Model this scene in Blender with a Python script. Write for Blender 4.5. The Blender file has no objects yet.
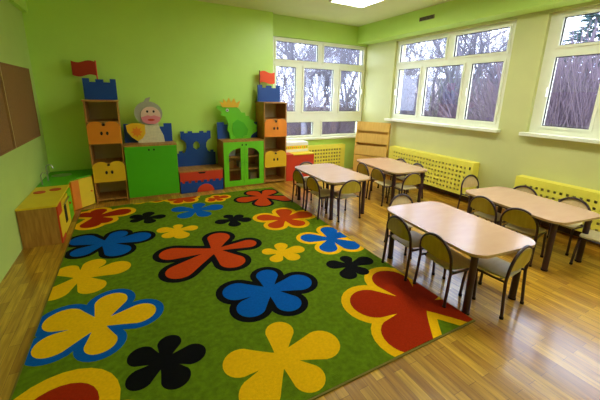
import bpy, bmesh, math, random
from mathutils import Vector, Matrix
random.seed(7)
PI = math.pi
COL = bpy.context.scene.collection

# ------------------------------------------------------------------ materials
def lin(c):
    r = []
    for v in c:
        v = v/255.0
        r.append(v/12.92 if v <= 0.04045 else ((v+0.055)/1.055)**2.4)
    return (r[0], r[1], r[2], 1.0)

MATS = {}
def mat(name, rgb, rough=0.6, noise=0.0, nscale=8.0, spec=0.5, metal=0.0, bump=0.0, bscale=60.0):
    if name in MATS: return MATS[name]
    m = bpy.data.materials.new(name); m.use_nodes = True
    nt = m.node_tree; b = nt.nodes['Principled BSDF']
    b.inputs['Roughness'].default_value = rough
    b.inputs['Specular IOR Level'].default_value = spec
    b.inputs['Metallic'].default_value = metal
    c = lin(rgb)
    tc = nt.nodes.new('ShaderNodeTexCoord')
    n = nt.nodes.new('ShaderNodeTexNoise'); n.inputs['Scale'].default_value = nscale; n.inputs['Detail'].default_value = 4
    nt.links.new(tc.outputs['Object'], n.inputs['Vector'])
    cr = nt.nodes.new('ShaderNodeValToRGB')
    k = max(noise, 0.02)
    cr.color_ramp.elements[0].position = 0.3; cr.color_ramp.elements[1].position = 0.7
    cr.color_ramp.elements[0].color = (c[0]*(1-k), c[1]*(1-k), c[2]*(1-k), 1)
    cr.color_ramp.elements[1].color = (min(1, c[0]*(1+k)), min(1, c[1]*(1+k)), min(1, c[2]*(1+k)), 1)
    nt.links.new(n.outputs['Fac'], cr.inputs['Fac']); nt.links.new(cr.outputs['Color'], b.inputs['Base Color'])
    if bump > 0:
        n2 = nt.nodes.new('ShaderNodeTexNoise'); n2.inputs['Scale'].default_value = bscale; n2.inputs['Detail'].default_value = 3
        nt.links.new(tc.outputs['Object'], n2.inputs['Vector'])
        bp = nt.nodes.new('ShaderNodeBump'); bp.inputs['Strength'].default_value = bump; bp.inputs['Distance'].default_value = 0.01
        nt.links.new(n2.outputs['Fac'], bp.inputs['Height']); nt.links.new(bp.outputs['Normal'], b.inputs['Normal'])
    MATS[name] = m
    return m

def wood(name, dark, light, rough=0.45, scale=(30, 3, 3)):
    m = bpy.data.materials.new(name); m.use_nodes = True
    nt = m.node_tree; b = nt.nodes['Principled BSDF']; b.inputs['Roughness'].default_value = rough
    tc = nt.nodes.new('ShaderNodeTexCoord'); mp = nt.nodes.new('ShaderNodeMapping')
    mp.inputs['Scale'].default_value = scale
    n = nt.nodes.new('ShaderNodeTexNoise'); n.inputs['Scale'].default_value = 1.5; n.inputs['Detail'].default_value = 6
    cr = nt.nodes.new('ShaderNodeValToRGB')
    cr.color_ramp.elements[0].position = 0.3; cr.color_ramp.elements[0].color = lin(dark)
    cr.color_ramp.elements[1].position = 0.7; cr.color_ramp.elements[1].color = lin(light)
    nt.links.new(tc.outputs['Object'], mp.inputs['Vector']); nt.links.new(mp.outputs['Vector'], n.inputs['Vector'])
    nt.links.new(n.outputs['Fac'], cr.inputs['Fac']); nt.links.new(cr.outputs['Color'], b.inputs['Base Color'])
    MATS[name] = m
    return m

def floor_mat():
    m = bpy.data.materials.new('oak strip floor'); m.use_nodes = True
    nt = m.node_tree; b = nt.nodes['Principled BSDF']
    b.inputs['Roughness'].default_value = FLOOR_ROUGH; b.inputs['Specular IOR Level'].default_value = 0.4
    b.inputs['Coat Weight'].default_value = 0.5; b.inputs['Coat Roughness'].default_value = 0.13
    tc = nt.nodes.new('ShaderNodeTexCoord'); mp = nt.nodes.new('ShaderNodeMapping')
    mp.inputs['Rotation'].default_value = (0, 0, PI/2)
    br = nt.nodes.new('ShaderNodeTexBrick')
    br.inputs['Scale'].default_value = 1.0; br.inputs['Brick Width'].default_value = 0.42; br.inputs['Row Height'].default_value = 0.065
    br.inputs['Mortar Size'].default_value = 0.0012; br.inputs['Mortar Smooth'].default_value = 0.3; br.offset = 0.37
    br.inputs['Bias'].default_value = 0.0
    br.inputs['Color1'].default_value = lin((178, 122, 26)); br.inputs['Color2'].default_value = lin((236, 186, 62))
    br.inputs['Mortar'].default_value = lin((120, 78, 34))
    nt.links.new(tc.outputs['Object'], mp.inputs['Vector']); nt.links.new(mp.outputs['Vector'], br.inputs['Vector'])
    mp2 = nt.nodes.new('ShaderNodeMapping'); mp2.inputs['Scale'].default_value = (28, 2.2, 1)
    n = nt.nodes.new('ShaderNodeTexNoise'); n.inputs['Scale'].default_value = 1.6; n.inputs['Detail'].default_value = 6
    nt.links.new(tc.outputs['Object'], mp2.inputs['Vector']); nt.links.new(mp2.outputs['Vector'], n.inputs['Vector'])
    cr = nt.nodes.new('ShaderNodeValToRGB'); cr.color_ramp.elements[0].position = .3; cr.color_ramp.elements[1].position = .75
    cr.color_ramp.elements[0].color = (.52, .43, .30, 1); cr.color_ramp.elements[1].color = (1.05, 1.05, 1.05, 1)
    nt.links.new(n.outputs['Fac'], cr.inputs['Fac'])
    mx = nt.nodes.new('ShaderNodeMixRGB'); mx.blend_type = 'MULTIPLY'; mx.inputs['Fac'].default_value = 1
    nt.links.new(br.outputs['Color'], mx.inputs['Color1']); nt.links.new(cr.outputs['Color'], mx.inputs['Color2'])
    nt.links.new(mx.outputs['Color'], b.inputs['Base Color'])
    bp = nt.nodes.new('ShaderNodeBump'); bp.inputs['Strength'].default_value = .12; bp.inputs['Distance'].default_value = .004
    nt.links.new(n.outputs['Fac'], bp.inputs['Height']); nt.links.new(bp.outputs['Normal'], b.inputs['Normal'])
    return m

def emit(name, rgb, s):
    m = bpy.data.materials.new(name); m.use_nodes = True
    nt = m.node_tree; nt.nodes.clear()
    o = nt.nodes.new('ShaderNodeOutputMaterial'); e = nt.nodes.new('ShaderNodeEmission')
    e.inputs['Color'].default_value = lin(rgb); e.inputs['Strength'].default_value = s
    nt.links.new(e.outputs['Emission'], o.inputs['Surface'])
    MATS[name] = m
    return m

def glass_mat():
    m = bpy.data.materials.new('window glass'); m.use_nodes = True
    nt = m.node_tree; nt.nodes.clear()
    o = nt.nodes.new('ShaderNodeOutputMaterial'); t = nt.nodes.new('ShaderNodeBsdfTransparent'); g = nt.nodes.new('ShaderNodeBsdfGlossy')
    g.inputs['Roughness'].default_value = 0.02; t.inputs['Color'].default_value = (.96, .97, 1, 1)
    mx = nt.nodes.new('ShaderNodeMixShader'); mx.inputs['Fac'].default_value = 0.05
    nt.links.new(t.outputs[0], mx.inputs[1]); nt.links.new(g.outputs[0], mx.inputs[2]); nt.links.new(mx.outputs[0], o.inputs['Surface'])
    return m

FLOOR_ROUGH = 0.3
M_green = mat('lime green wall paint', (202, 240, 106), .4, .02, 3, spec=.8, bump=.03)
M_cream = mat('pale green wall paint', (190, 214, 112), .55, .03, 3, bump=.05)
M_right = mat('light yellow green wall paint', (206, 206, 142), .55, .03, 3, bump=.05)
M_ceil = mat('warm white ceiling paint', (216, 222, 166), .7, .02, 3)
M_beam = mat('bright green beam paint', (190, 224, 108), .6, .02, 3)
M_floor = floor_mat()
M_frame = mat('cream window frame plastic', (240, 240, 222), .35, .02)
M_glass = glass_mat()
M_ply = wood('beech board', (166, 112, 44), (200, 144, 66))
M_plyd = wood('shadowy beech board', (150, 96, 48), (182, 126, 70))
M_shelfw = wood('honey pine board', (226, 178, 90), (238, 194, 108))
M_top = wood('pale laminate tabletop', (200, 156, 128), (206, 165, 136), .2, (3, 8, 3))
M_edge = mat('tabletop edging', (196, 160, 110), .4)
M_tube = mat('dark plum painted steel', (62, 36, 50), .35, .05)
M_seat = wood('pale beech plywood seat', (206, 188, 140), (222, 206, 162), .35, (3, 18, 3))
M_back = wood('olive tinted plywood backrest', (172, 150, 44), (190, 168, 58), .4, (18, 3, 3))
M_backin = wood('pale plywood backrest front', (214, 182, 134), (228, 198, 152), .4, (18, 3, 3))
M_radyel = mat('pale yellow radiator cover', (248, 234, 92), .5, .03)
M_yel = mat('yellow painted board', (244, 208, 40), .45, .03)
M_yel2 = mat('warm yellow board', (240, 190, 30), .45, .03)
M_or = mat('orange painted board', (240, 140, 30), .45, .03)
M_red = mat('red painted board', (214, 60, 28), .45, .03)
M_blue = mat('blue painted board', (14, 70, 156), .45, .03)
M_grn = mat('bright green painted board', (76, 182, 4), .45, .03)
M_lgr = mat('apple green painted board', (110, 206, 20), .45, .03)
M_dark = mat('dark hole', (30, 18, 14), .8)
M_steel = mat('brushed steel', (190, 190, 185), .3, .02, metal=1.0)
M_white = mat('white laminate', (236, 234, 226), .4, .02)
M_grey = mat('grey vent metal', (120, 108, 70), .5, .1)
M_cork = mat('brown cork board', (146, 104, 52), .85, .12, 60, bump=.3, bscale=150)
M_corkf = wood('pine frame strip', (196, 160, 98), (212, 178, 118))
M_pink = mat('pink painted wood', (238, 140, 150), .5)
M_skin = mat('pale skin painted wood', (240, 200, 180), .5)
M_helm = mat('silver grey painted wood', (176, 172, 150), .5, .08, 20)
M_suit = mat('cream painted wood', (222, 214, 176), .5, .1, 30)
M_brownb = mat('dark brown inside', (70, 44, 30), .7)
M_inner = mat('pale back panel', (200, 184, 150), .6, .05)
M_lampw = emit('lit lamp diffuser', (246, 250, 232), 15.0)
C_pile = dict(
 green=mat('green carpet pile', (100, 126, 14), .95, .22, 26, spec=.1, bump=.6, bscale=220),
 orange=mat('orange carpet pile', (200, 66, 12), .95, .1, 60, spec=.1, bump=.5, bscale=220),
 red=mat('rust red carpet pile', (166, 40, 4), .95, .1, 60, spec=.1, bump=.5, bscale=220),
 yellow=mat('yellow carpet pile', (250, 188, 6), .95, .08, 60, spec=.1, bump=.5, bscale=220),
 blue=mat('blue carpet pile', (0, 90, 186), .95, .1, 60, spec=.1, bump=.5, bscale=220),
 black=mat('black carpet pile', (10, 10, 12), .95, .1, 60, spec=.1, bump=.5, bscale=220))
M_bark = mat('grey brown bark', (112, 108, 122), .9, .15, 12)
M_bark2 = mat('purple brown twig', (108, 92, 104), .9, .15, 12)
M_pine = mat('blue green needles', (50, 76, 78), .9, .2, 12)
M_grass = mat('frosty winter lawn', (150, 150, 138), .95, .25, 1.5)
M_fac = mat('pale pink facade plaster', (226, 212, 216), .9, .03)
M_win = mat('dark far window pane', (96, 100, 120), .3)
M_roof = mat('dark roof felt', (110, 100, 110), .9)

# ------------------------------------------------------------------ mesh builder
class MB:
    def __init__(s): s.v = []; s.f = []; s.m = []; s.sm = []
    def add(s, vs, fs, mi=0, smooth=False):
        o = len(s.v); s.v += [tuple(v) for v in vs]
        for f in fs: s.f.append([i+o for i in f]); s.m.append(mi); s.sm.append(smooth)
        return s
    def box(s, x0, x1, y0, y1, z0, z1, mi=0):
        v = [(x0,y0,z0),(x1,y0,z0),(x1,y1,z0),(x0,y1,z0),(x0,y0,z1),(x1,y0,z1),(x1,y1,z1),(x0,y1,z1)]
        return s.add(v, [(0,3,2,1),(4,5,6,7),(0,1,5,4),(1,2,6,5),(2,3,7,6),(3,0,4,7)], mi)
    def obox(s, c, ax, ay, az, mi=0):   # oriented box: centre + three half vectors
        c, ax, ay, az = map(Vector, (c, ax, ay, az))
        v = [c-ax-ay-az, c+ax-ay-az, c+ax+ay-az, c-ax+ay-az, c-ax-ay+az, c+ax-ay+az, c+ax+ay+az, c-ax+ay+az]
        return s.add(v, [(0,3,2,1),(4,5,6,7),(0,1,5,4),(1,2,6,5),(2,3,7,6),(3,0,4,7)], mi)
    def xz(s, poly, y0, y1, mi=0):      # outline in the XZ plane, thickness along Y
        n = len(poly)
        v = [(p[0], y0, p[1]) for p in poly] + [(p[0], y1, p[1]) for p in poly]
        return s.add(v, [list(range(n)), list(range(2*n-1, n-1, -1))] + [(i, n+i, n+(i+1) % n, (i+1) % n) for i in range(n)], mi)
    def xy(s, poly, z0, z1, mi=0, side=None):
        n = len(poly)
        v = [(p[0], p[1], z0) for p in poly] + [(p[0], p[1], z1) for p in poly]
        s.add(v, [list(range(n-1, -1, -1)), list(range(n, 2*n))], mi)
        o = len(v)
        return s.add(v, [(i, (i+1) % n, n+(i+1) % n, n+i) for i in range(n)], mi if side is None else side)
    def yz(s, poly, x0, x1, mi=0):
        n = len(poly)
        v = [(x0, p[0], p[1]) for p in poly] + [(x1, p[0], p[1]) for p in poly]
        return s.add(v, [list(range(n-1, -1, -1)), list(range(n, 2*n))] + [(i, (i+1) % n, n+(i+1) % n, n+i) for i in range(n)], mi)
    def tube(s, pts, r, n=10, mi=0, r1=None, cap=True):
        pts = [Vector(p) for p in pts]; N = len(pts)
        t = (pts[1]-pts[0]).normalized()
        u = t.orthogonal().normalized(); vs = []; fs = []
        for i, p in enumerate(pts):
            if i == 0: t2 = (pts[1]-pts[0]).normalized()
            elif i == N-1: t2 = (pts[-1]-pts[-2]).normalized()
            else: t2 = ((pts[i+1]-p).normalized()+(p-pts[i-1]).normalized()).normalized()
            q = t.rotation_difference(t2); u = q @ u; t = t2
            w = t.cross(u)
            rr = r if r1 is None else r+(r1-r)*i/(N-1)
            for k in range(n):
                a = 2*PI*k/n; vs.append(p+u*math.cos(a)*rr+w*math.sin(a)*rr)
        for i in range(N-1):
            for k in range(n):
                fs.append((i*n+k, i*n+(k+1) % n, (i+1)*n+(k+1) % n, (i+1)*n+k))
        s.add(vs, fs, mi, True)
        if cap: s.add(vs[:n], [list(range(n-1, -1, -1))], mi); s.add(vs[-n:], [list(range(n))], mi)
        return s
    def disc(s, c, r, axis, th, mi=0, n=20, ry=None):
        ry = ry or r
        pts = [(math.cos(2*PI*k/n)*r, math.sin(2*PI*k/n)*ry) for k in range(n)]
        if axis == 'y': return s.xz([(c[0]+a, c[2]+b) for a, b in pts], c[1]-th, c[1], mi)
        if axis == 'z': return s.xy([(c[0]+a, c[1]+b) for a, b in pts], c[2], c[2]+th, mi)
        return s.yz([(c[1]+a, c[2]+b) for a, b in pts], c[0], c[0]+th, mi)
    def build(s, name, mats, parent=None, bevel=0.0, kind=None):
        me = bpy.data.meshes.new(name); me.from_pydata(s.v, [], s.f)
        if not isinstance(mats, (list, tuple)): mats = [mats]
        for m in mats: me.materials.append(m)
        for p, mi, sm in zip(me.polygons, s.m, s.sm): p.material_index = mi; p.use_smooth = sm
        me.validate(); me.update()
        bm = bmesh.new(); bm.from_mesh(me); bmesh.ops.recalc_face_normals(bm, faces=bm.faces); bm.to_mesh(me); bm.free()
        o = bpy.data.objects.new(name, me); COL.objects.link(o)
        if parent: o.parent = parent
        if bevel > 0:
            b = o.modifiers.new('bevel', 'BEVEL'); b.width = bevel; b.segments = 2; b.limit_method = 'ANGLE'; b.angle_limit = .7
        if kind: o['kind'] = kind
        return o

def tag(o, label, cat, group=None):
    o['label'] = label; o['category'] = cat
    if group: o['group'] = group
    return o
def thing(name, label, cat, loc=(0, 0, 0), rz=0.0, group=None):
    o = bpy.data.objects.new(name, None); COL.objects.link(o); o.empty_display_size = .1
    o.location = loc; o.rotation_euler = (0, 0, rz)
    return tag(o, label, cat, group)
def srt(name, loc=(0, 0, 0)):
    o = bpy.data.objects.new(name, None); COL.objects.link(o); o.location = loc; o['kind'] = 'structure'; return o
def dup(root, loc, rz, label, group=None):
    r = root.copy(); COL.objects.link(r); r.location = loc; r.rotation_euler = (0, 0, rz); r['label'] = label
    if group: r['group'] = group
    for ch in list(root.children):
        c = ch.copy(); COL.objects.link(c); c.parent = r
        for g in list(ch.children):
            d = g.copy(); COL.objects.link(d); d.parent = c
    return r

# ------------------------------------------------------------------ room shell
XL, XR, YB, YF, H = -1.252, 4.56, 0.0, -8.2, 3.03
YW = 0.10     # window bay wall
MB().box(XL-.2, XR+.3, YF-.2, YW+.3, -.15, 0).build('floor', M_floor, kind='structure')
MB().box(XL-.2, XR+.3, YF-.2, YW+.3, H, H+.15).build('ceiling', M_ceil, kind='structure')
MB().box(XL-.2, XL, YF, YW+.3, 0, H).build('wall_left', M_cream, kind='structure')
MB().box(XL-.2, XR+.3, YF-.2, YF, 0, H).build('wall_front', M_cream, kind='structure')
MB().box(XL, 2.30, YB, YW+.25, 0, H).build('wall_back', M_green, kind='structure')
w = MB(); w.box(2.30, XR, YW, YW+.25, 0, .745); w.box(2.30, XR, YW, YW+.25, 2.665, H)
w.build('wall_window_bay', M_beam, kind='structure')
# right wall with two window openings
W2 = (-2.98, -.75); W3 = (-5.62, -3.36); ZS, ZT = 1.19, 2.665
w = MB()
w.box(XR, XR+.28, YF, YW+.25, 0, ZS); w.box(XR, XR+.28, YF, YW+.25, ZT, H)
w.box(XR, XR+.28, W2[1], YW+.25, ZS, ZT); w.box(XR, XR+.28, W3[1], W2[0], ZS, ZT); w.box(XR, XR+.28, YF, W3[0], ZS, ZT)
w.build('wall_right', M_right, kind='structure')
MB().box(4.28, XR, YF, YW, 2.70, H).build('beam_right', M_beam, kind='structure')
MB().box(XL, XL+.06, YF, YB, 2.58, H).build('beam_left', M_green, kind='structure')
MB().box(XR-.015, XR, YF, -.4, 0, .07).build('baseboard_right', M_ply, kind='structure')

def window(name, conv, u0, u1, z0, z1, panes, sill):
    """conv maps (u, depth, z) to the world; depth 0 = frame front, + = outwards."""
    r = srt(name)
    us = sorted({u0, u1}); f = MB()
    def bx(mb, a, b, d0, d1, c, d, mi=0):
        p, q = conv(a, d0, c), conv(b, d1, d)
        mb.box(min(p[0], q[0]), max(p[0], q[0]), min(p[1], q[1]), max(p[1], q[1]), c, d, mi)
    # solid frame: rows of panes, the gaps between them filled
    rows = {}
    for (a, b, c, d) in panes: rows.setdefault((c, d), []).append((a, b))
    zs = sorted(rows)
    prev = z0
    for (c, d) in zs:
        bx(f, u0, u1, 0, .06, prev, c); prev = d
        pu = u0
        for (a, b) in sorted(rows[(c, d)]):
            bx(f, pu, a, 0, .06, c, d); pu = b
        bx(f, pu, u1, 0, .06, c, d)
    bx(f, u0, u1, 0, .06, prev, z1)
    f.build('window_frame', M_frame, r)
    for (a, b, c, d) in panes:
        s = MB(); t = .022
        bx(s, a-.03, b+.03, -.018, 0, c-.03, c); bx(s, a-.03, b+.03, -.018, 0, d, d+.03)
        bx(s, a-.03, a, -.018, 0, c, d); bx(s, b, b+.03, -.018, 0, c, d)
        so = s.build('sash', M_frame, r)
        g = MB(); bx(g, a, b, .025, .03, c, d); g.build('pane', M_glass, so)
        k = MB()
        bx(k, a, a+.008, .005, .024, c, d); bx(k, b-.008, b, .005, .024, c, d); bx(k, a, b, .005, .024, c, c+.008); bx(k, a, b, .005, .024, d-.008, d)
        k.build('seal', M_dark, so)
        if d-c > .6:
            h = MB(); bx(h, b+.006, b+.024, -.05, -.018, (c+d)/2-.06, (c+d)/2+.06); h.build('handle', M_frame, so)
    if sill:
        s = MB(); bx(s, u0-.04 if sill[2] else u0, u1+.04 if sill[2] else u1, -sill[0], 0, z0-.04, z0+.004); s.build('window_sill', M_frame, r, .006)
    return r
mid, top, low = (1.29, 2.14), (2.27, 2.59), (.80, 1.07)
conv_b = lambda u, d, z: (u, YW+.04+d, z)
window('window_1', conv_b, 2.302, XR-.002, .747, 2.66,
       [(2.42, 2.85, *mid), (3.03, 3.74, *mid), (3.92, 4.47, *mid), (2.42, 3.34, *top), (3.48, 4.49, *top), (2.42, 3.28, *low), (3.50, 4.47, *low)], (.12, 0, False))
conv_r = lambda u, d, z: (XR+.06+d, u, z)
window('window_2', conv_r, W2[0], W2[1], ZS, ZT,
       [(-1.38, -.84, *mid), (-2.24, -1.51, *mid), (-2.87, -2.38, *mid), (-1.87, -.84, *top), (-2.88, -2.03, *top)], (.16, 0, True))
window('window_3', conv_r, W3[0], W3[1], ZS, ZT,
       [(-4.0, -3.5, *mid), (-4.86, -4.13, *mid), (-5.5, -4.99, *mid), (-4.45, -3.51, *top), (-5.5, -4.6, *top)], (.16, 0, True))

# air vent on the beam
t = thing('air_vent', 'slim grey slotted air vent on the green ceiling beam above the windows', 'vent', (4.28, -1.70, 2.87))
MB().box(-.008, 0, -.15, .15, -.03, .03).build('vent_frame', M_grey, t)
for k in range(3): MB().box(-.014, -.008, -.135, .135, -.02+k*.016, -.012+k*.016).build('slat', M_dark, t)

# ceiling lamps
def lamp(x, y, label, group=None):
    t = thing('ceiling_lamp', label, 'lamp', (x, y, H), 0, group)
    b = MB(); b.box(-.31, .31, -.31, -.29, -.07, -.0); b.box(-.31, .31, .29, .31, -.07, 0); b.box(-.31, -.29, -.29, .29, -.07, 0); b.box(.29, .31, -.29, .29, -.07, 0)
    b.build('lamp_housing', M_white, t)
    MB().box(-.289, .289, -.289, .289, -.06, -.04).build('lamp_diffuser', M_lampw, t)
    return t
lamp(2.95, -1.62, 'lit square ceiling lamp nearest the back windows, cut by the top edge')
lamp(2.95, -3.9, 'unseen square ceiling lamp added in the middle of the room')  # out of view, added to brighten the interior against the bright windows
lamp(2.95, -6.3, 'unseen square ceiling lamp added at the near end of the room')  # second unseen lamp, added for more room light at the near end

# ------------------------------------------------------------------ carpet
CX0, CX1, CY0, CY1 = -.845, 1.968, -4.545, -.70
def clip(poly):
    for ax, lim, sg in ((0, CX0, 1), (0, CX1, -1), (1, CY0, 1), (1, CY1, -1)):
        out = []
        for i in range(len(poly)):
            a, b = poly[i-1], poly[i]
            da, db = sg*(a[ax]-lim), sg*(b[ax]-lim)
            if (da >= 0) != (db >= 0):
                k = da/(da-db); out.append((a[0]+(b[0]-a[0])*k, a[1]+(b[1]-a[1])*k))
            if db >= 0: out.append(b)
        poly = out
        if not poly: break
    return poly
def petal(c, tip, r, grow=0.0):
    cx, cy = c; dx, dy = tip[0]-cx, tip[1]-cy; L = math.hypot(dx, dy); dx /= L; dy /= L
    L2 = L+grow; R = r+grow
    pts = []
    w0 = r*.30+grow
    N = 14
    cc = L2-R
    for k in range(N+1):
        a = -PI*.56+PI*1.12*k/N
        pts.append((cc+R*math.cos(a), R*math.sin(a)))
    # concave flanks towards the narrow neck
    x1, y1 = pts[-1]
    fl = [(x1*(1-s), y1*(1-s)**1.15+w0*(1-(1-s)**1.15)) for s in (.25, .5, .75)]
    left = fl+[(-.01, w0)]; right = [(x, -y) for x, y in reversed(left)]
    pts = pts+left+right
    return [(cx+x*dx-y*dy, cy+x*dy+y*dx) for x, y in pts]
FL = [
('orange','black',.06,(0.512,-2.634),[(-0.017,-2.5),(0.024,-2.983),(0.665,-2.237),(0.964,-2.64),(0.648,-3.057)]),
('blue','black',.055,(0.752,-3.537),[(0.393,-3.393),(0.844,-3.231),(1.141,-3.543),(0.85,-3.859),(0.448,-3.749)]),
('yellow',None,0,(0.542,-4.225),[(0.203,-4.119),(0.663,-3.927),(0.949,-4.254),(0.663,-4.522),(0.249,-4.47)]),
('black',None,0,(-0.107,-3.93),[(-0.289,-3.778),(-0.037,-3.722),(0.139,-3.956),(-0.03,-4.161),(-0.306,-4.043)]),
('yellow','blue',.055,(-0.478,-3.384),[(-0.804,-3.154),(-0.827,-3.517),(-0.443,-3.692),(-0.11,-3.379),(-0.382,-3.029)]),
('yellow',None,0,(-0.667,-2.63),[(-0.83,-2.384),(-0.534,-2.342),(-0.269,-2.575),(-0.513,-2.934),(-0.88,-2.9)]),
('blue','black',.05,(-0.51,-1.97),[(-0.825,-1.712),(-0.79,-2.153),(-0.331,-1.708),(-0.057,-1.958),(-0.328,-2.328)]),
('red','yellow',.06,(-0.654,-1.071),[(-0.848,-0.863),(-0.628,-0.753),(-0.249,-0.969),(-0.498,-1.329),(-0.71,-1.435)]),
('black',None,0,(-0.081,-1.373),[(-0.266,-1.436),(-0.252,-1.217),(-0.023,-1.15),(0.158,-1.405),(-0.023,-1.584)]),
('yellow',None,0,(0.237,-1.942),[(0.015,-1.838),(0.067,-2.104),(0.26,-1.769),(0.468,-1.951),(0.267,-2.199)]),
('blue',None,0,(0.556,-1.336),[(0.261,-1.157),(0.313,-1.555),(0.665,-1.057),(0.94,-1.327),(0.657,-1.634)]),
('black',None,0,(0.923,-1.893),[(0.684,-1.912),(0.883,-1.698),(1.079,-1.78),(1.14,-2.002),(0.884,-2.13)]),
('orange','black',.045,(1.637,-1.144),[(1.192,-1.191),(1.516,-0.80),(1.911,-0.868),(2.021,-1.456),(1.47,-1.567)]),
('orange','yellow',.055,(1.535,-2.156),[(1.237,-1.941),(1.697,-1.81),(1.973,-2.113),(1.679,-2.445),(1.276,-2.361)]),
('blue','yellow',.05,(1.766,-2.934),[(1.467,-2.749),(1.923,-2.628),(2.022,-2.873),(1.919,-3.253),(1.554,-3.18)]),
('yellow',None,0,(1.113,-2.981),[(0.947,-2.866),(1.205,-2.781),(1.378,-2.996),(1.219,-3.183),(0.97,-3.129)]),
('black',None,0,(1.612,-3.511),[(1.412,-3.384),(1.666,-3.328),(1.885,-3.491),(1.667,-3.706),(1.441,-3.689)]),
('red','yellow',.07,(1.738,-4.242),[(1.266,-3.968),(1.80,-3.72),(2.30,-3.95),(2.22,-4.60),(1.253,-4.523)]),
('red','yellow',.10,(-0.62,-4.30),[(-0.63,-3.86),(-0.25,-4.45),(-1.0,-4.45)]),
('orange','yellow',.04,(0.931,-0.941),[(0.813,-0.916),(0.974,-0.80),(1.135,-0.893),(0.991,-1.075),(0.801,-1.042)]),
('orange','yellow',.05,(0.449,-0.74),[(0.25,-0.72),(0.418,-0.574),(0.68,-0.70),(0.60,-0.93),(0.35,-.93)]),
('orange','yellow',.04,(-.02,-0.64),[(-0.2,-0.65),(0.132,-0.503),(0.18,-0.69)]),
]
cols = ['green', 'orange', 'red', 'yellow', 'blue', 'black']
c = MB(); c.box(CX0, CX1, CY0, CY1, .0005, .012, 0)
for i, (colr, out, d, ctr, tips) in enumerate(FL):
    for j, tp in enumerate(tips):
        L = math.hypot(tp[0]-ctr[0], tp[1]-ctr[1])
        r = min(.305*L, .125)
        if i == 17: r = min(.32*L, .175)
        if i == 18: r = .19
        if L < .26: r = .335*L
        if i == 0: r = .125
        if i == 0 and j == 3: r = .09
        z = .0123+i*.00002+j*.000002
        if out:
            p = clip(petal(ctr, tp, r, d))
            if len(p) > 2: c.xy(p, .011, z+.0004, cols.index(out))
        p = clip(petal(ctr, tp, r, 0))
        if len(p) > 2: c.xy(p, .011, z+.0010, cols.index(colr))
for a in ((CX0-.012, CX0, CY0-.012, CY1+.012), (CX1, CX1+.012, CY0-.012, CY1+.012), (CX0, CX1, CY0-.012, CY0), (CX0, CX1, CY1, CY1+.012)):
    c.box(*a, .0005, .009, 6)
o = c.build('carpet', [C_pile[k] for k in cols]+[mat('olive carpet binding', (128, 112, 40), .9)])
tag(o, 'large green carpet with big multicoloured flowers covering the floor', 'carpet')

# ------------------------------------------------------------------ tables
def rrect(w, l, r, n=6, cham=0):
    pts = []
    for sx, sy, a0 in ((1, 1, 0), (-1, 1, PI/2), (-1, -1, PI), (1, -1, 1.5*PI)):
        for k in range(n+1):
            a = a0+PI/2*k/n; pts.append((sx*(w/2-r)+r*math.cos(a), sy*(l/2-r)+r*math.sin(a)))
    return pts
def make_table(label, group):
    t = thing('classroom_table', label, 'table', (0, 0, 0), 0, group)
    W, L, Hh = .71, 1.10, .53
    b = MB(); b.xy(rrect(W, L, .13), Hh-.006, Hh, 0, 1); b.xy(rrect(W, L, .13), Hh-.022, Hh-.006, 1)
    b.build('tabletop', [M_top, M_edge], t)
    x, y = W/2-.09, L/2-.09
    fr = MB()
    for sx in (-1, 1): fr.box(sx*x-.012, sx*x+.012, -y, y, Hh-.062, Hh-.022)
    for sy in (-1, 1): fr.box(-x, x, sy*y-.012, sy*y+.012, Hh-.062, Hh-.022)
    fr.build('table_frame', M_tube, t)
    for sx in (-1, 1):
        for sy in (-1, 1):
            g = MB().tube([(sx*x, sy*y, .012), (sx*x, sy*y, Hh-.022)], .026, 16).build('leg', M_tube, t)
            MB().tube([(sx*x, sy*y, 0), (sx*x, sy*y, .014)], .029, 16).build('foot_cap', M_dark, g)
    return t
TA, TB, TC, TD = (2.31, -4.03), (2.38, -1.94), (3.60, -1.88), (3.61, -3.97)
G = 'low classroom tables'
ta = make_table('pale-topped low table nearest the camera, beside the carpet edge', G)
ta.location = (*TA, 0); ta.rotation_euler = (0, 0, -.10)
tb = dup(ta, (*TB, 0), 0.0, 'pale-topped low table nearest the toy tower, catching white window glare', G)
tc_ = dup(ta, (*TC, 0), -.10, 'low table in the far corner in front of the pine display rack', G)
td = dup(ta, (*TD, 0), -.12, 'low table by the right wall under the right-hand window, cut by frame', G)

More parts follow.
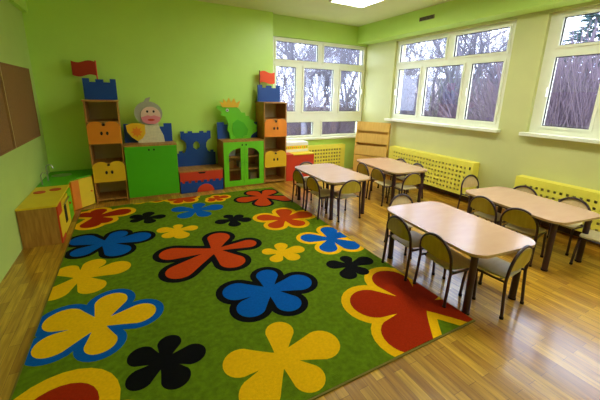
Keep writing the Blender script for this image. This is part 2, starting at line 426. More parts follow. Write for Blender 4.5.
# ------------------------------------------------------------------ chairs (front towards +Y)
def make_chair(label, group):
    t = thing('child_chair', label, 'chair', (0, 0, 0), 0, group)
    s = MB()
    pts = []
    for sx, sy, a0, ww in ((1, 1, 0, .155), (-1, 1, PI/2, .155), (-1, -1, PI, .135), (1, -1, 1.5*PI, .135)):
        for k in range(6):
            a = a0+PI/2*k/5; pts.append((sx*(ww-.04)+.04*math.cos(a), sy*.11+.04*math.sin(a)))
    s.xy(pts, .302, .315); s.build('seat', M_seat, t, .003)
    # arched back tube: shoulders at .40, top at .55
    HW, ZC, RZ = .165, .385, .165
    yb = lambda z: -.158-(z-.3)*.10
    path = [(HW, yb(.3), .30), (HW, yb(.36), .36)]+[(HW*math.cos(PI*k/16), yb(ZC+RZ*math.sin(PI*k/16)), ZC+RZ*math.sin(PI*k/16)) for k in range(17)]+[(-HW, yb(.36), .36), (-HW, yb(.3), .30)]
    MB().tube(path, .0115, 10).build('back_frame', M_tube, t)
    n = 14; ring = [((HW-.011)*math.cos(PI*k/n), ZC+.008+(RZ-.018)*math.sin(PI*k/n)) for k in range(n+1)]
    ring += [(-HW+.013, .385), (-.05, .372), (.05, .372), (HW-.013, .385)]
    m = len(ring); p = MB()
    for o0, o1, mi in ((-.006, 0, 0), (0, .005, 1)):
        vs = [(x, yb(z)+off-.012*(1-(x/HW)**2), z) for off in (o0, o1) for x, z in ring]
        p.add(vs, [list(range(m)), list(range(2*m-1, m-1, -1))]+[(i, m+i, m+(i+1) % m, (i+1) % m) for i in range(m)], mi)
    p.build('backrest', [M_back, M_backin], t)
    r = MB()
    for sx in (-1, 1): r.tube([(sx*HW, yb(.295), .295), (sx*.155, 0, .292), (sx*.150, .135, .292)], .0095, 8)
    r.tube([(-.15, .10, .292), (.15, .10, .292)], .008, 8); r.tube([(-.16, -.11, .292), (.16, -.11, .292)], .008, 8)
    r.build('seat_frame', M_tube, t)
    for sx in (-1, 1):
        g = MB().tube([(sx*HW, yb(.3), .30), (sx*.168, -.168, .15), (sx*.171, -.180, .004)], .0115, 10).build('leg', M_tube, t)
        MB().tube([(sx*.171, -.179, .02), (sx*.171, -.180, 0)], .0145, 10).build('foot_cap', M_dark, g)
        g = MB().tube([(sx*.150, .135, .292), (sx*.156, .146, .15), (sx*.160, .152, .004)], .0115, 10).build('leg', M_tube, t)
        MB().tube([(sx*.160, .151, .02), (sx*.160, .152, 0)], .0145, 10).build('foot_cap', M_dark, g)
    return t
CH = [  # x, y, heading (rotation of +Y), label
 (2.10, -3.79, -PI/2-.12, 'chair with arched back at the near table, far one on the carpet side'),
 (2.095, -4.20, -PI/2-.12, 'chair with arched back at the near table, closer one on the carpet side'),
 (2.34, -4.43, .10, 'chair at the near end of the table closest to the camera'),
 (2.45, -3.44, PI-.1, 'chair at the far end of the table closest to the camera, pale back facing us'),
 (3.44, -3.73, -PI/2-.1, 'arched-back chair between the two near tables, the farther of the pair'),
 (3.40, -4.10, -PI/2+.12, 'arched-back chair between the two near tables, the closer of the pair'),
 (4.02, -3.66, PI/2, 'chair with its back to the yellow radiator cover by the right-hand table, farther one'),
 (4.02, -4.18, PI/2, 'chair with its back to the yellow radiator cover by the right-hand table, nearer one'),
 (4.08, -3.16, PI-.1, 'pale chair at the far end of the right-hand table near the radiator cover end'),
 (3.86, -4.58, 0.15, 'chair at the near end of the right-hand table, cut by the frame'),
 (2.12, -1.76, -PI/2, 'chair on the carpet side of the table by the toy tower, farther one'),
 (2.12, -2.18, -PI/2, 'chair on the carpet side of the table by the toy tower, nearer one'),
 (2.33, -2.35, -.03, 'chair at the near end of the glare-lit table by the toy tower'),
 (2.34, -1.46, PI, 'chair at the far end of the glare-lit table, in front of the red chest'),
 (3.35, -1.72, -PI/2-.10, 'chair on the left side of the far corner table, farther one'),
 (3.31, -2.13, -PI/2-.10, 'chair on the left side of the far corner table, nearer one'),
 (3.43, -2.38, -.1, 'chair at the near end of the far corner table'),
 (3.88, -1.66, PI/2-.10, 'chair between the far corner table and the radiator cover, farther one'),
 (3.84, -2.08, PI/2-.10, 'chair between the far corner table and the radiator cover, nearer one'),
]
GC = "children's arched-back chairs"
ch0 = None
for (x, y, a, lb) in CH:
    if ch0 is None:
        ch0 = make_chair(lb, GC); ch0.location = (x, y, 0); ch0.rotation_euler = (0, 0, a)
    else: dup(ch0, (x, y, 0), a, lb, GC)

# ------------------------------------------------------------------ toy towers
YFr = -.435
def tower(x0, x1, label, flagdir, flag_label):
    w = x1-x0; zt = 1.46
    t = thing('toy_tower_cabinet', label, 'cabinet', (x0, YFr, 0))
    D = .425; th = .018
    b = MB(); b.box(0, th, 0, D, 0, zt); b.box(w-th, w, 0, D, 0, zt); b.box(th, w-th, D-.008, D, 0, zt, 1)
    b.build('carcass', [M_ply, M_inner], t)
    for z in (.03, .30, .57, .86, 1.17): MB().box(th, w-th, .004, D-.008, z, z+.018).build('shelf', M_ply, t)
    MB().box(-.012, w+.012, -.012, D, zt, zt+.02).build('top_board', M_ply, t)
    def door(z0, z1, m):
        p = []
        hw = w/2; n = 8
        p += [(0.004, z0), (w-.004, z0), (w-.004, z1-.07)]
        r = .085
        for cxx in (w-.004-hw*.5, hw*.5+.004):
            for k in range(n+1):
                a = PI*(k/n); p.append((cxx+(hw*.5-.006)*math.cos(a), z1-.07+.07*math.sin(a)))
        p += [(.004, z1-.07)]
        d = MB().xz(p, -.018, 0).build('door', m, t)
        e = MB()
        for sx in (-1, 1): e.disc((hw+sx*.035, -.018, (z0+z1)/2-.01), .016, 'y', .003, 0, 16, .026)
        e.disc((hw, -.018, z1-.05), .022, 'y', .003, 0, 16, .014)
        e.build('hole', M_dark, d)
    door(.875, 1.19, M_or); door(.315, .615, M_yel2)
    # crown of the tower, at the back
    cz = zt+.02; h = .295; k = w
    pr = [(0, cz), (k, cz), (k, cz+h), (k*.82, cz+h), (k*.82, cz+h-.05), (k*.62, cz+h-.05), (k*.62, cz+h-.01), (k*.38, cz+h-.01), (k*.38, cz+h-.05), (k*.2, cz+h-.05), (k*.2, cz+h), (0, cz+h)]
    cr = MB().xz(pr, .30, .32); cr.xz([(0.02, cz), (k-.02, cz), (k-.02, cz+.20), (.02, cz+.20)], .29, .30)
    cr = cr.build('battlement', M_blue, t)
    px = k*.10 if flagdir > 0 else k*.45
    f = thing('flag', '', 'flag'); bpy.data.objects.remove(f)
    fl = MB(); fl.tube([(px, .31, cz+.2), (px, .31, cz+.54)], .010, 8).build('flagpole', M_red if flagdir < 0 else M_brownb, t)
    top_, bot = [], []
    for i in range(11):
        u = i/10; wv = .018*math.sin(u*PI*2)
        top_.append((px+flagdir*u*.29, cz+.52+wv)); bot.append((px+flagdir*u*.29, cz+.33+wv))
    fo = MB().xz(top_+bot[::-1], .302, .318).build('flag', M_flag[0 if flagdir < 0 else 1], t)
    fo['label'] = flag_label
    return t
M_flag = [mat('dark red painted flag', (170, 40, 16), .5), mat('orange red painted flag', (250, 80, 20), .5)]
tower(-.685, -.272, 'tall wooden toy castle tower with red flag, beside the solid green cabinet', -1, 'wavy dark red wooden flag')
tower(1.944, 2.383, 'tall wooden toy castle tower with orange flag, overlapping the back window', 1, 'orange-red wooden flag')

# solid green cabinet
t = thing('toy_cabinet', 'low cabinet with one plain bright green front, under the knight figure', 'cabinet', (-.262, YFr, 0))
W = .732; b = MB(); b.box(0, .018, 0, .41, 0, .81); b.box(W-.018, W, 0, .41, 0, .81); b.box(.018, W-.018, .40, .41, 0, .81); b.box(.018, W-.018, 0, .40, 0, .05)
b.build('carcass', M_ply, t); MB().box(0, W, -.018, .41, .81, .83).build('top_board', M_ply, t)
d = MB().box(.004, W-.004, -.018, 0, .03, .808).build('door', M_grn, t, .003)
e = MB()
for sx in (-1, 1): e.disc((W/2+sx*.035, -.018, .755), .012, 'y', .003, 0, 12, .016)
e.build('hole', M_dark, d)
# glass-door cabinet
t = thing('display_cabinet', 'low apple green cabinet with two arched see-through doors under the dragon', 'cabinet', (1.202, YFr, 0))
W = .728; b = MB(); b.box(0, .018, 0, .41, 0, .81); b.box(W-.018, W, 0, .41, 0, .81); b.box(.018, W-.018, .40, .41, 0, .81); b.box(.018, W-.018, 0, .40, 0, .04)
b.build('carcass', M_ply, t); MB().box(-.006, W+.006, -.022, .41, .81, .83).build('top_board', M_ply, t)
for z in (.30, .53): MB().box(.018, W-.018, .02, .40, z, z+.016).build('shelf', M_ply, t)
for k, (a, bb, sg) in enumerate(((.004, W/2-.002, -1), (W/2+.002, W-.004, 1))):
    d = MB()
    w0, w1 = (a+.085, bb-.065) if sg < 0 else (a+.065, bb-.085)
    z0, z1 = .13, .70; zz0, zz1 = .03, .808
    d.box(a, w0, -.018, 0, zz0, zz1); d.box(w1, bb, -.018, 0, zz0, zz1); d.box(w0, w1, -.018, 0, zz0, z0)
    # quarter-arch head, high at the middle of the cabinet
    pts = [(w0, zz1), (w1, zz1)]
    R = w1-w0
    arc = [(w1-R*math.cos(q*PI/2/8), z1-R*.62+R*.62*math.sin(q*PI/2/8)) for q in range(9)]   # from left low to right high
    if sg > 0: arc = [(w0+w1-x, z) for x, z in arc][::-1]
    d.xz(pts+[p for p in arc[::-1]], -.018, 0)
    dd = d.build('door', M_lgr, t)
    MB().box(w0, w1, -.010, -.007, z0, z1).build('glass', M_glass, dd)
    MB().disc((bb-.03 if sg < 0 else a+.03, -.018, .45), .011, 'y', .014, 0, 14).build('knob', M_grn, dd)
e = MB()
for sx in (-1, 1): e.disc((W/2+sx*.035, -.018, .755), .012, 'y', .003, 0, 12, .016)
e.build('hole', M_dark, t)
# things inside
for k, (x, z, ww, hh, m) in enumerate(((1.30, .546, .16, .12, M_white), (1.52, .316, .14, .10, M_steel), (1.68, .546, .13, .14, M_pink), (1.30, .316, .12, .13, M_ply), (1.72, .04, .14, .18, M_inner))):
    bx = thing('toy_box', ['white toy box on the upper shelf behind the left arched door', 'grey toy tin on the middle shelf of the green cabinet', 'pink toy box on the upper shelf behind the right arched door', 'brown toy box on the middle shelf behind the left arched door', 'beige toy box on the bottom of the green cabinet'][k], 'box', (x, -.28, z))
    MB().box(0, ww, 0, .16, 0, hh-.02).build('box_body', m, bx, .004); MB().box(-.004, ww+.004, -.004, .164, hh-.02, hh).build('lid', m, bx, .003)

# castle bench
t = thing('castle_chest', 'low chest with red drawer and blue front with red arch, below the blue castle', 'chest', (.482, YFr, 0))
W = .70
b = MB(); b.box(0, .018, 0, .41, 0, .352); b.box(W-.018, W, 0, .41, 0, .352); b.box(.018, W-.018, .40, .41, 0, .352); b.box(.018, W-.018, .0, .40, .185, .20)
b.build('carcass', M_ply, t); MB().box(-.006, W+.006, -.022, .41, .352, .372).build('top_board', M_ply, t)
d = MB().box(.004, W-.004, -.018, 0, .205, .350).build('drawer', M_red, t)
MB().xz([(W/2-.07, .341), (W/2+.07, .341), (W/2+.04, .316), (W/2-.04, .316)], -.021, -.018).build('hole', M_dark, d)
p = MB()
pts = [(.004, .0)]
pts = [(.004, .004), (W-.004, .004), (W-.004, .20)]
n = 7
for k in range(n):   # battlement edge
    xx = W-.004-(k+.5)*(W-.008)/n
    pts += [(xx+.025, .20), (xx+.02, .165), (xx-.02, .165), (xx-.025, .20)]
pts += [(.004, .20)]
fr = p.xz(pts, -.016, -.002).build('front_panel', M_blue, t)
a = MB(); a.xz([(W/2+.05+.14*math.cos(PI*k/12), .004+.13*math.sin(PI*k/12)) for k in range(13)], -.026, -.016); a.build('arch', M_red, fr)
MB().box(.004, W-.004, -.001, .001, .10, .205).build('drawer_rail', M_red, t)

# blue castle silhouette standing on the chest
t = thing('castle_figure', 'blue cut-out castle with crenels and arched window on the red-drawer chest', 'decoration', (.515, -.07, .372))
def half(m):
    q = [(.32, 0), (.0, 0), (.0, .225), (.03, .225), (.03, .265), (.085, .265), (.085, .235), (.11, .235), (.135, .26), (.155, .33), (.15, .40), (.12, .44), (.07, .475), (.07, .60), (.13, .60), (.13, .57), (.19, .57), (.19, .60), (.26, .60), (.26, .57), (.32, .57),
         (.32, .43), (.285, .41), (.265, .37), (.265, .32), (.32, .28)]
    return q if not m else [(.64-x, z) for x, z in q][::-1]
b = MB(); b.xz(half(0), 0, .02); b.xz(half(1), 0, .02); b.build('castle_outline', M_blue, t)
MB().box(.10, .54, .02, .06, 0, .02).build('foot', M_ply, t)

# knight figure with blue wall piece on the green cabinet
def oval(cx, cz, rx, rz, n=24, a0=0, a1=2*PI): return [(cx+rx*math.cos(a0+(a1-a0)*k/n), cz+rz*math.sin(a0+(a1-a0)*k/n)) for k in range(n if a1-a0 > 6 else n+1)]
t = thing('blue_wall_cutout', 'blue cut-out castle wall behind the pink-faced knight figure', 'decoration', (-.24, -.13, .83))
MB().xz([(0, 0), (.69, 0), (.69, .29), (.57, .29), (.57, .24), (.47, .24), (.47, .29), (.23, .29), (.23, .24), (.12, .24), (.12, .29), (0, .29)], 0, .018).build('wall_outline', M_blue, t)
t = thing('knight_figure', 'cut-out knight with grey helmet, pink face and yellow shield', 'figure', (.10, -.20, .83))
t.scale = (1.13, 1, 1.06)
MB().xz([(-.14, 0), (.20, 0), (.19, .10), (.15, .20), (.13, .30), (-.06, .30), (-.13, .22)], 0, .02).build('body', M_suit, t)
h = MB().xz(oval(.02, .43, .175, .17), -.008, .014).build('helmet', M_helm, t)
MB().xz(oval(.045, .40, .125, .125), -.018, -.008).build('face', M_skin, h)
MB().xz([(-.08, .37), (.0, .40), (.09, .40), (.17, .37), (.15, .31), (.09, .275), (.0, .275), (-.06, .31)], -.026, -.018).build('beard', M_pink, h)
e = MB(); e.disc((.005, -.018, .455), .014, 'y', .004, 0, 12, .018); e.disc((.085, -.018, .455), .014, 'y', .004, 0, 12, .018); e.build('eye', M_dark, h)
MB().xz(oval(.045, .415, .032, .024), -.034, -.026).build('nose', M_skin, h)
MB().xz(oval(.045, .335, .045, .016), -.032, -.026).build('mouth', M_red, h)
MB().xz([(.04, .60), (.06, .66), (.0, .64), (-.03, .59)], -.004, .01).build('plume', M_helm, h)
s = MB().xz([(-.27, .26), (-.20, .29), (-.13, .29), (-.04, .27), (-.04, .14), (-.08, .07), (-.14, .03), (-.21, .09), (-.26, .17)], -.03, -.01).build('shield', M_yel2, t)
st = []
for k in range(16):
    a = 2*PI*k/16; rr = .075 if k % 2 == 0 else .042; st.append((-.145+rr*math.cos(a), .165+rr*1.1*math.sin(a)))
MB().xz(st, -.036, -.03).build('emblem', M_or, s)

# dragon on the display cabinet
t = thing('blue_wall_cutout', 'dark blue cut-out wall behind the green dragon', 'decoration', (1.19, -.13, .83))
MB().xz([(0, 0), (.74, 0), (.74, .29), (.62, .29), (.62, .25), (.50, .25), (.50, .29), (.24, .29), (.24, .25), (.12, .25), (.12, .29), (0, .29)], 0, .018).build('wall_outline', M_blue, t)
t = thing('dragon_figure', 'bright green cut-out dragon wearing a yellow crown', 'figure', (1.19, -.20, .83))
out = [(.20, 0), (.58, 0), (.60, .05)]
back = [(.66, .10), (.70, .18), (.66, .26), (.58, .34), (.50, .40), (.42, .46)]
for i, (x, z) in enumerate(back):
    out.append((x, z))
    if i < len(back)-1:
        x2, z2 = back[i+1]; mx_, mz = (x+x2)/2, (z+z2)/2; dx, dz = x2-x, z2-z; L = math.hypot(dx, dz)
        out.append((mx_+dz/L*.035, mz-dx/L*.035))
out += [(.38, .52), (.33, .56), (.22, .57), (.10, .56), (.0, .58), (-.02, .54), (.04, .50), (.08, .46), (.05, .44), (.07, .41), (.13, .40), (.16, .34), (.18, .26), (.16, .16), (.20, .10)]
MB().xz(out, 0, .02).build('body', M_lgr, t)
MB().xz([(.28, .02), (.50, .02), (.54, .16), (.46, .28), (.34, .34), (.26, .28), (.25, .14)], -.008, 0).build('belly', M_grn, t)
MB().xz([(.08, .55), (.36, .55), (.40, .66), (.33, .62), (.29, .70), (.24, .63), (.20, .71), (.16, .63), (.11, .69), (.10, .62), (.04, .65)], -.012, .012).build('crown', M_yel2, t)
e = MB(); e.disc((.17, -.002, .50), .026, 'y', .004); e.build('eye', M_white, t)
MB().disc((.165, -.006, .50), .012, 'y', .004).build('pupil', M_dark, t)
MB().xz([(.20, 0), (.30, 0), (.29, .05), (.24, .06), (.20, .04)], -.02, 0).build('foot', M_lgr, t)
MB().xz([(.44, 0), (.55, 0), (.54, .05), (.49, .06), (.44, .04)], -.02, 0).build('foot', M_lgr, t)

# red chest right of the tower with white box on top
t = thing('red_chest', 'red chest with yellow edge between the flagged tower and the back radiator', 'chest', (2.40, -.42, 0))
MB().box(0, .60, 0, .40, 0, .50).build('chest_body', M_red, t, .004)
MB().box(.14, .60, -.012, .40, .50, .52).build('lid_edge', M_yel, t)
MB().box(0, .14, -.012, .40, .50, .52).build('lid_edge', M_red, t)
t = thing('white_box', 'long white box with colourful dotted border on the red chest', 'box', (2.405, -.20, .52))
MB().box(0, .58, 0, .26, 0, .19).build('box_body', M_white, t, .004)
bo = MB().box(.02, .57, -.004, 0, .055, .125).build('border', M_yel, t)
dd = MB()
for k in range(12): dd.disc((.055+k*.044, -.004, .088), .013, 'y', .003, k % 2, 10)
dd.build('dots', [M_red, M_grn], bo)

# ------------------------------------------------------------------ play kitchen, left
t = thing('toy_stove', 'toy kitchen stove with yellow top and red burners against the left wall', 'stove', (XL+.006, -1.75, 0))
W, L, Z = .325, .86, .415
b = MB(); b.box(0, W, 0, .018, 0, Z); b.box(0, W, L-.018, L, 0, Z); b.box(0, .012, .018, L-.018, 0, Z); b.box(.012, W, .018, L-.018, 0, .03)
b.build('carcass', M_ply, t)
MB().box(0, W+.012, -.008, L, Z, Z+.018).build('stove_top', M_yel, t)
for (x, y) in ((.085, .59), (.225, .66), (.085, .25), (.225, .30)):
    if y > .5: MB().disc((x, y, Z+.018), .058, 'z', .006, 0, 24).build('burner', M_red, t)
f = MB(); f.box(W, W+.014, .0, .20, 0, Z); f.build('front_panel', M_red, t)
d = MB(); d.box(W, W+.016, .205, .60, .03, Z-.02); d = d.build('oven_door', M_yel, t)
MB().box(W+.016, W+.022, .30, .40, .12, .32).build('window', M_dark, d); MB().tube([(W+.035, .25, .36), (W+.035, .55, .36)], .008, 8).build('handle', M_steel, d)
d = MB(); d.box(W, W+.016, .605, .855, .03, Z-.02); d = d.build('door', M_lgr, t)
MB().disc((W+.016, .66, .25), .014, 'x', .014).build('knob', M_red, d)
MB().box(W+.014, W+.018, .01, .19, .06, .30).build('panel', M_yel, t)

t = thing('toy_sink_cabinet', 'green-topped toy kitchen corner cabinet with slanted yellow door and tap', 'cabinet', (0, 0, 0))
P5 = [(XL+.006, -.008), (-.70, -.008), (-.70, -.40), (-.93, -.64), (-.93, -.885), (XL+.006, -.885)]
P5b = [(XL+.006, -.012), (-.712, -.012), (-.712, -.41), (-.945, -.66), (-.945, -.88), (XL+.006, -.88)]
b = MB(); b.xy(P5b, 0, .415); b.build('carcass', M_or, t)
MB().xy(P5, .415, .435).build('worktop', M_grn, t)
dv = Vector((.215, .235, 0)).normalized(); nv = Vector((dv.y, -dv.x, 0)); c0 = Vector((-.945, -.66, 0))
c1 = Vector((-.712, -.41, 0)); mm = (c0+c1)/2+Vector((0, 0, .21))
d = MB().obox(mm+nv*.012, dv*.165, nv*.011, (0, 0, .20)).build('door', M_yel, t)
d2 = MB().obox(Vector((-.955, -.77, .21)), (.008, 0, 0), (0, .10, 0), (0, 0, .19)).build('side_panel', M_or, t)
MB().obox(mm+nv*.025-dv*.112, dv*.054, nv*.003, (0, 0, .20)).build('hinge_strip', M_or, d)
kn = MB(); kn.tube([mm+nv*.023+dv*.12, mm+nv*.045+dv*.12], .011, 10); kn.build('knob', M_or, d)
MB().xy([(x, y) for x, y in oval(-1.07, -.30, .12, .10)], .4352, .4375).build('basin', M_steel, t)
tp = MB(); tp.tube([(-1.17, -.60, .435), (-1.17, -.60, .60), (-1.165, -.60, .635), (-1.14, -.60, .655), (-1.11, -.60, .64), (-1.10, -.60, .60)], .009, 10)
tp.build('tap', M_steel, t)
MB().tube([(-1.20, -.78, .435), (-1.20, -.78, .56), (-1.18, -.78, .59), (-1.15, -.78, .58)], .007, 8).build('tap', M_steel, t)

# cork boards on the left wall
def cork(y0, y1, label):
    t = thing('cork_board', label, 'notice board', (XL, y0, .995))
    L = y1-y0; Hh = .865
    MB().box(.001, .012, .02, L-.02, .02, Hh-.02).build('cork', M_cork, t)
    f = MB(); f.box(.0005, .018, 0, L, 0, .02); f.box(.0005, .018, 0, L, Hh-.02, Hh); f.box(.0005, .018, 0, .02, .02, Hh-.02); f.box(.0005, .018, L-.02, L, .02, Hh-.02)
    f.build('board_frame', M_corkf if 0 else M_cork, t)
    e = MB(); e.box(.018, .022, 0, .012, 0, Hh); e.build('edge_strip', M_corkf, t)
cork(-1.40, -.25, 'brown cork board on the left wall, the one nearer the room corner')
cork(-2.62, -1.42, 'brown cork board on the left wall, cut by the left frame edge')

# ------------------------------------------------------------------ radiator covers
M_rad = mat('old cream radiator', (170, 150, 90), .5)
def radiator(kind, a0, a1, z0, z1, depth, label):
    """front lattice panel with square holes; local u along the wall, d out of the wall"""
    t = thing('radiator_cover', label, 'radiator cover', (0, 0, 0))
    L = a1-a0
    if kind == 'right': t.location = (XR-.006, a0, 0); cv = lambda u0, u1, d0, d1: (-d1, -d0, u0, u1)
    else: t.location = (a0, YW-.006, 0); cv = lambda u0, u1, d0, d1: (u0, u1, -d1, -d0)
    f = MB(); bx = lambda mb, u0, u1, d0, d1, c, d, mi=0: mb.box(*cv(u0, u1, d0, d1), c, d, mi)
    D = depth; e = .016
    pit = .066; hole = pit*(.5 if kind == 'right' else .62)
    m0 = .10; top_ = .05
    bx(f, 0, m0, D-e, D, z0, z1); bx(f, L-m0, L, D-e, D, z0, z1)
    bx(f, m0, L-m0, D-e, D, z1-top_, z1); bx(f, m0, L-m0, D-e, D, z0, z0+.03)
    n = int((L-2*m0)/pit); pu = (L-2*m0)/n
    nz = int((z1-top_-z0-.03)/pit); pz = (z1-top_-z0-.03)/nz
    for i in range(n+1):
        u = m0+i*pu; h = (pu-hole)/2
        bx(f, max(m0, u-h), min(L-m0, u+h), D-e, D, z0+.03, z1-top_)
    for j in range(nz+1):
        z = z0+.03+j*pz; h = (pz-hole)/2
        bx(f, m0, L-m0, D-e+.001, D-.001, max(z0+.03, z-h), min(z1-top_, z+h))
    f.build('lattice_panel', M_radyel, t)
    b = MB(); bx(b, 0, L, 0, D, z1, z1+.016); b.build('top_panel', M_radyel, t)
    b = MB(); bx(b, 0, e, 0, D-e, z0, z1); b.build('side_panel', M_radyel, t)
    b = MB(); bx(b, L-e, L, 0, D-e, z0, z1); b.build('side_panel', M_radyel, t)
    r = MB()
    k = 0
    while .08+k*.055 < L-.10:
        bx(r, .08+k*.055, .08+k*.055+.04, .03, D-.05, z0+.04, z1-.05); k += 1
    r.build('radiator', M_rad, t)
    if kind == 'right':
        hb = MB(); bx(hb, .035, .062, D, D+.002, z1-.10, z1-.055); hb.build('valve_hole', M_dark, t)
        hb = MB(); bx(hb, .02, L-.02, .01, .05, z0-.10, z0-.03); hb.build('pipe', M_brownb, t)
    return t
radiator('right', -2.80, -1.0, .125, .65, .15, 'yellow perforated radiator cover under the right wall window nearest the corner')
radiator('right', -5.50, -3.42, .125, .60, .15, 'yellow perforated radiator cover behind the right-hand table, cut by the frame')
radiator('back', 2.72, 4.02, .04, .57, .13, 'yellow perforated radiator cover under the back window')

# ------------------------------------------------------------------ pine display rack across the corner
a = Vector((4.035, -.34)); bq = Vector((4.40, -.93))
dirv = (bq-a).normalized(); ang = math.atan2(dirv.y, dirv.x)
t = thing('display_rack', 'honey pine display rack standing across the far corner', 'shelf', (a.x, a.y, 0), ang)
W = (bq-a).length; D = .17; ZZ = 1.10
b = MB()
for x0 in (0, W-.018): MB().yz([(0, 0), (D, 0), (D, ZZ), (D-.07, ZZ), (0, .42)], x0, x0+.018).build('side_panel', M_shelfw, t)
MB().box(.018, W-.018, D-.012, D, 0.03, ZZ).build('back_panel', M_shelfw, t)
for k, (za, zb) in enumerate(((.93, 1.095), (.68, .87), (.43, .62))):
    ya = .10-.045*k          # front lip of this tier
    q = MB(); q.yz([(ya, za), (ya+.012, za), (ya+.042, zb), (ya+.030, zb)], .018, W-.018)
    q = q.build('display_board', M_shelfw, t)
    MB().box(.018, W-.018, ya, D-.012, za-.014, za).build('shelf', M_shelfw, t)
MB().box(.018, W-.018, .005, D-.012, .03, .40).build('base_box', M_shelfw, t)

# ------------------------------------------------------------------ outside
MB().box(-30, 60, .6, 70, -1.4, -1.3).add([(4.95, -40, -1.3), (60, -40, -1.3), (60, .6, -1.3), (4.95, .6, -1.3)], [(0, 1, 2, 3)]).build('ground_outside', M_grass, kind='structure')
def branch(mb, p, d, L, r, depth, rnd):
    n = 4; pts = [p]; dd = d.copy()
    for i in range(n):
        dd = (dd+Vector((rnd.uniform(-.16, .16), rnd.uniform(-.16, .16), rnd.uniform(-.04, .14)))).normalized()
        pts.append(pts[-1]+dd*L/n)
    mb.tube(pts, r, 6 if depth > 3 else (4 if depth > 1 else 3), 0, r*.55, False)
    if depth == 0: return
    k = 5 if depth > 2 else 4
    for i in range(k):
        s = rnd.uniform(.35, 1.0) if i else 1.0
        idx = min(n-1, int(s*n)); q = pts[idx]+(pts[idx+1]-pts[idx])*(s*n-idx)
        ax = Vector((rnd.uniform(-1, 1), rnd.uniform(-1, 1), rnd.uniform(-.3, 1))).normalized()
        nd = (dd*.75+ax*.75).normalized()
        branch(mb, q, nd, L*rnd.uniform(.55, .8), r*.5*rnd.uniform(.8, 1.1), depth-1, rnd)
protos = []
for sd in (3, 11, 23):
    rnd = random.Random(sd); mb = MB()
    branch(mb, Vector((0, 0, -.15)), Vector((0, 0, 1)), 2.8, .15, 5, rnd)
    protos.append(mb)
pm = [None]*3
CAMP = Vector((-.1543, -5.7151))
def az_pos(azdeg, dist): a_ = math.radians(azdeg); return (CAMP.x+math.sin(a_)*dist, CAMP.y+math.cos(a_)*dist)
trees = {'back': [(24, 19), (29, 14), (34, 22), (38.5, 15), (31, 29), (41, 27), (26.5, 26), (36, 17), (31.5, 18)],
         'side': [(45.5, 16), (50, 23), (54, 15), (59, 20), (62.5, 15), (47.5, 32), (56, 33), (61.5, 30)],
         'near': [(66, 24), (71, 27)]}
wl = {'back': 'bare winter tree outside the back window', 'side': 'bare winter tree outside the middle window on the right wall', 'near': 'bare winter tree outside the right-hand window, behind the thicket'}
rnd = random.Random(5); n_ = 0
for key in trees:
    for (az, dist) in trees[key]:
        k = n_ % 3; n_ += 1
        x, y = az_pos(az, dist)
        if pm[k] is None:
            o = protos[k].build('bare_tree', M_bark); pm[k] = o.data
        else:
            o = bpy.data.objects.new('bare_tree', pm[k]); COL.objects.link(o)
        s = rnd.uniform(.85, 1.25)
        o.location = (x, y, -1.3); o.rotation_euler = (0, 0, rnd.uniform(0, 6.28)); o.scale = (s, s, s)
        tag(o, wl[key], 'tree', 'bare trees seen through the '+{'back': 'back window', 'side': 'middle window', 'near': 'right-hand window'}[key])
# twiggy shrubs
def shrub_mesh(seed):
    r_ = random.Random(seed); mb = MB()
    for i in range(420):
        a_ = r_.uniform(0, 6.28); rr = r_.uniform(0, .7)
        p = Vector((rr*math.cos(a_), rr*math.sin(a_), -.02)); d = Vector((math.cos(a_)*r_.uniform(.1, .9), math.sin(a_)*r_.uniform(.1, .9), r_.uniform(.6, 1.4))).normalized()
        L = r_.uniform(1.2, 2.5); pts = [p]
        for q in range(4):
            d = (d+Vector((r_.uniform(-.25, .25), r_.uniform(-.25, .25), r_.uniform(-.2, .12)))).normalized(); pts.append(pts[-1]+d*L/4)
        mb.tube(pts, .014, 3, 0, .006, False)
    return mb
sh = shrub_mesh(4).build('twiggy_shrub', M_bark2); first = sh
spots = [(64, 11, 1.05, 'near'), (66, 9.5, 1.0, 'near'), (68.5, 11, 1.15, 'near'), (71, 9.5, 1.1, 'near'), (67, 13, 1.2, 'near'), (70, 13, 1.2, 'near'), (65, 15, 1.25, 'near'), (68.5, 15.5, 1.25, 'near'), (72, 12, 1.2, 'near'), (48, 18, 1.1, 'side'), (56, 14.5, 1.0, 'side'), (28, 16, 1.0, 'back'), (36, 17, 1.0, 'back'), (32, 15, .9, 'back'),
         (46, 16, 1.0, 'side'), (50, 15, .9, 'side'), (54, 18, 1.2, 'side'), (58, 15, 1.0, 'side'), (61, 17, 1.1, 'side'),
         (26, 19, .9, 'back'), (30, 17, .9, 'back'), (34, 19, 1.0, 'back'), (38, 16, .8, 'back'), (41, 18, 1.0, 'back')]
sl = {'back': 'bare twiggy shrub outside the back window', 'side': 'bare twiggy shrub outside the middle window', 'near': 'bare purple-brown shrub filling the right-hand window'}
for i, (az, dist, s, key) in enumerate(spots):
    if i == 0: o = first
    else: o = bpy.data.objects.new('twiggy_shrub', first.data); COL.objects.link(o)
    x, y = az_pos(az, dist); o.location = (x, y, -1.3); o.scale = (s*1.15, s*1.15, s*(1.75 if key == 'near' else 1.5)); o.rotation_euler = (0, 0, i*1.3)
    tag(o, sl[key], 'shrub', {'back': 'shrubs outside the back window', 'side': 'shrubs outside the middle window', 'near': 'shrubs outside the right-hand window'}[key])
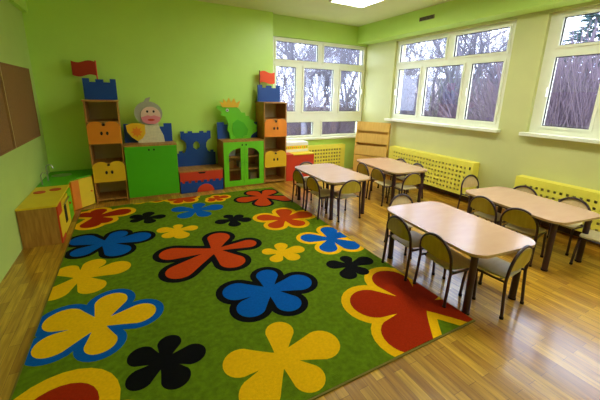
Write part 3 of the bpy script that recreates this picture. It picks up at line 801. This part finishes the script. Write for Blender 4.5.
# conifer outside the right-hand window
x, y = az_pos(68.6, 16)
t = thing('pine_tree', 'dark blue-green pine outside the right-hand window above the shrubs', 'tree', (x, y, -1.3))
MB().tube([(0, 0, -.05), (.05, 0, 2), (0, .05, 4.6)], .12, 8, 0, .03).build('trunk', M_bark, t)
mb = MB(); r_ = random.Random(9)
for i in range(900):
    z = r_.uniform(1.6, 4.7); R = (5.0-z)*.42+.1; a_ = r_.uniform(0, 6.28); rr = R*math.sqrt(r_.uniform(.05, 1))
    p = Vector((rr*math.cos(a_), rr*math.sin(a_), z-.12*rr)); d = Vector((math.cos(a_), math.sin(a_), r_.uniform(-.3, .5))).normalized()*r_.uniform(.12, .28)
    mb.tube([p, p+d*.5, p+d], .035, 4, 0, .004, False)
mb.build('needles', M_pine, t); t.scale = (1.3, 1.3, 1.3)
# pale building beyond the middle window
x, y = az_pos(52, 36)
t = thing('apartment_building', 'pale pinkish building with rows of windows beyond the bare trees', 'building', (x, y, -1.3), math.radians(-52))
MB().box(-7, 7, 0, 6, 0, 4.6).build('wall', M_fac, t); MB().box(-7.2, 7.2, -.2, 6.2, 4.6, 4.9).build('roof', M_roof, t)
for r0 in (0.8, 2.9):
    for k in range(7): MB().box(-6.4+k*1.9, -5.2+k*1.9, -.04, .02, r0, r0+1.2).build('window', M_win, t)

# ------------------------------------------------------------------ world and light
wd = bpy.data.worlds.new('overcast sky'); bpy.context.scene.world = wd; wd.use_nodes = True
nt = wd.node_tree; bg = nt.nodes['Background']
tc = nt.nodes.new('ShaderNodeTexCoord'); n = nt.nodes.new('ShaderNodeTexNoise'); n.inputs['Scale'].default_value = 2.2; n.inputs['Detail'].default_value = 4
cr = nt.nodes.new('ShaderNodeValToRGB'); cr.color_ramp.elements[0].position = .35; cr.color_ramp.elements[1].position = .65
cr.color_ramp.elements[0].color = (.60, .72, 1.0, 1); cr.color_ramp.elements[1].color = (.88, .93, 1, 1)
nt.links.new(tc.outputs['Generated'], n.inputs['Vector']); nt.links.new(n.outputs['Fac'], cr.inputs['Fac']); nt.links.new(cr.outputs['Color'], bg.inputs['Color'])
bg.inputs['Strength'].default_value = 3.2
def portal(loc, rot, sx, sy):
    l = bpy.data.lights.new('window_portal', 'AREA'); l.shape = 'RECTANGLE'; l.size = sx; l.size_y = sy; l.cycles.is_portal = True
    o = bpy.data.objects.new('window_portal', l); COL.objects.link(o); o.location = loc; o.rotation_euler = rot
portal((3.43, .42, 1.7), (-PI/2, 0, 0), 2.3, 2.0)
portal((4.90, -1.86, 1.93), (0, PI/2, 0), 1.5, 2.3)
portal((4.90, -4.49, 1.93), (0, PI/2, 0), 1.5, 2.3)

# ------------------------------------------------------------------ camera
cam = bpy.data.cameras.new('camera'); co = bpy.data.objects.new('camera', cam); COL.objects.link(co)
yaw, pit, rol = .4937, .2484, .0232
fw = Vector((math.sin(yaw)*math.cos(pit), math.cos(yaw)*math.cos(pit), -math.sin(pit)))
rt = Vector((math.cos(yaw), -math.sin(yaw), 0)); up = rt.cross(fw)
r2 = rt*math.cos(rol)+up*math.sin(rol); u2 = up*math.cos(rol)-rt*math.sin(rol)
mtx = Matrix((r2, u2, -fw)).transposed().to_4x4(); mtx.translation = (-.1543, -5.7151, 1.6)
co.matrix_world = mtx
cam.sensor_width = 36; cam.lens = 317.1/600*36; cam.shift_y = -23.79/600; cam.clip_start = .05; cam.clip_end = 200
sc = bpy.context.scene; sc.camera = co
sc.view_settings.view_transform = 'Standard'; sc.view_settings.look = 'None'; sc.view_settings.gamma = 1; sc.view_settings.exposure = 1.3
sc.view_settings.use_curve_mapping = False
sc.cycles.use_denoising = True; sc.cycles.max_bounces = 10; sc.cycles.diffuse_bounces = 6; sc.cycles.transparent_max_bounces = 12
sc.cycles.sample_clamp_indirect = 8
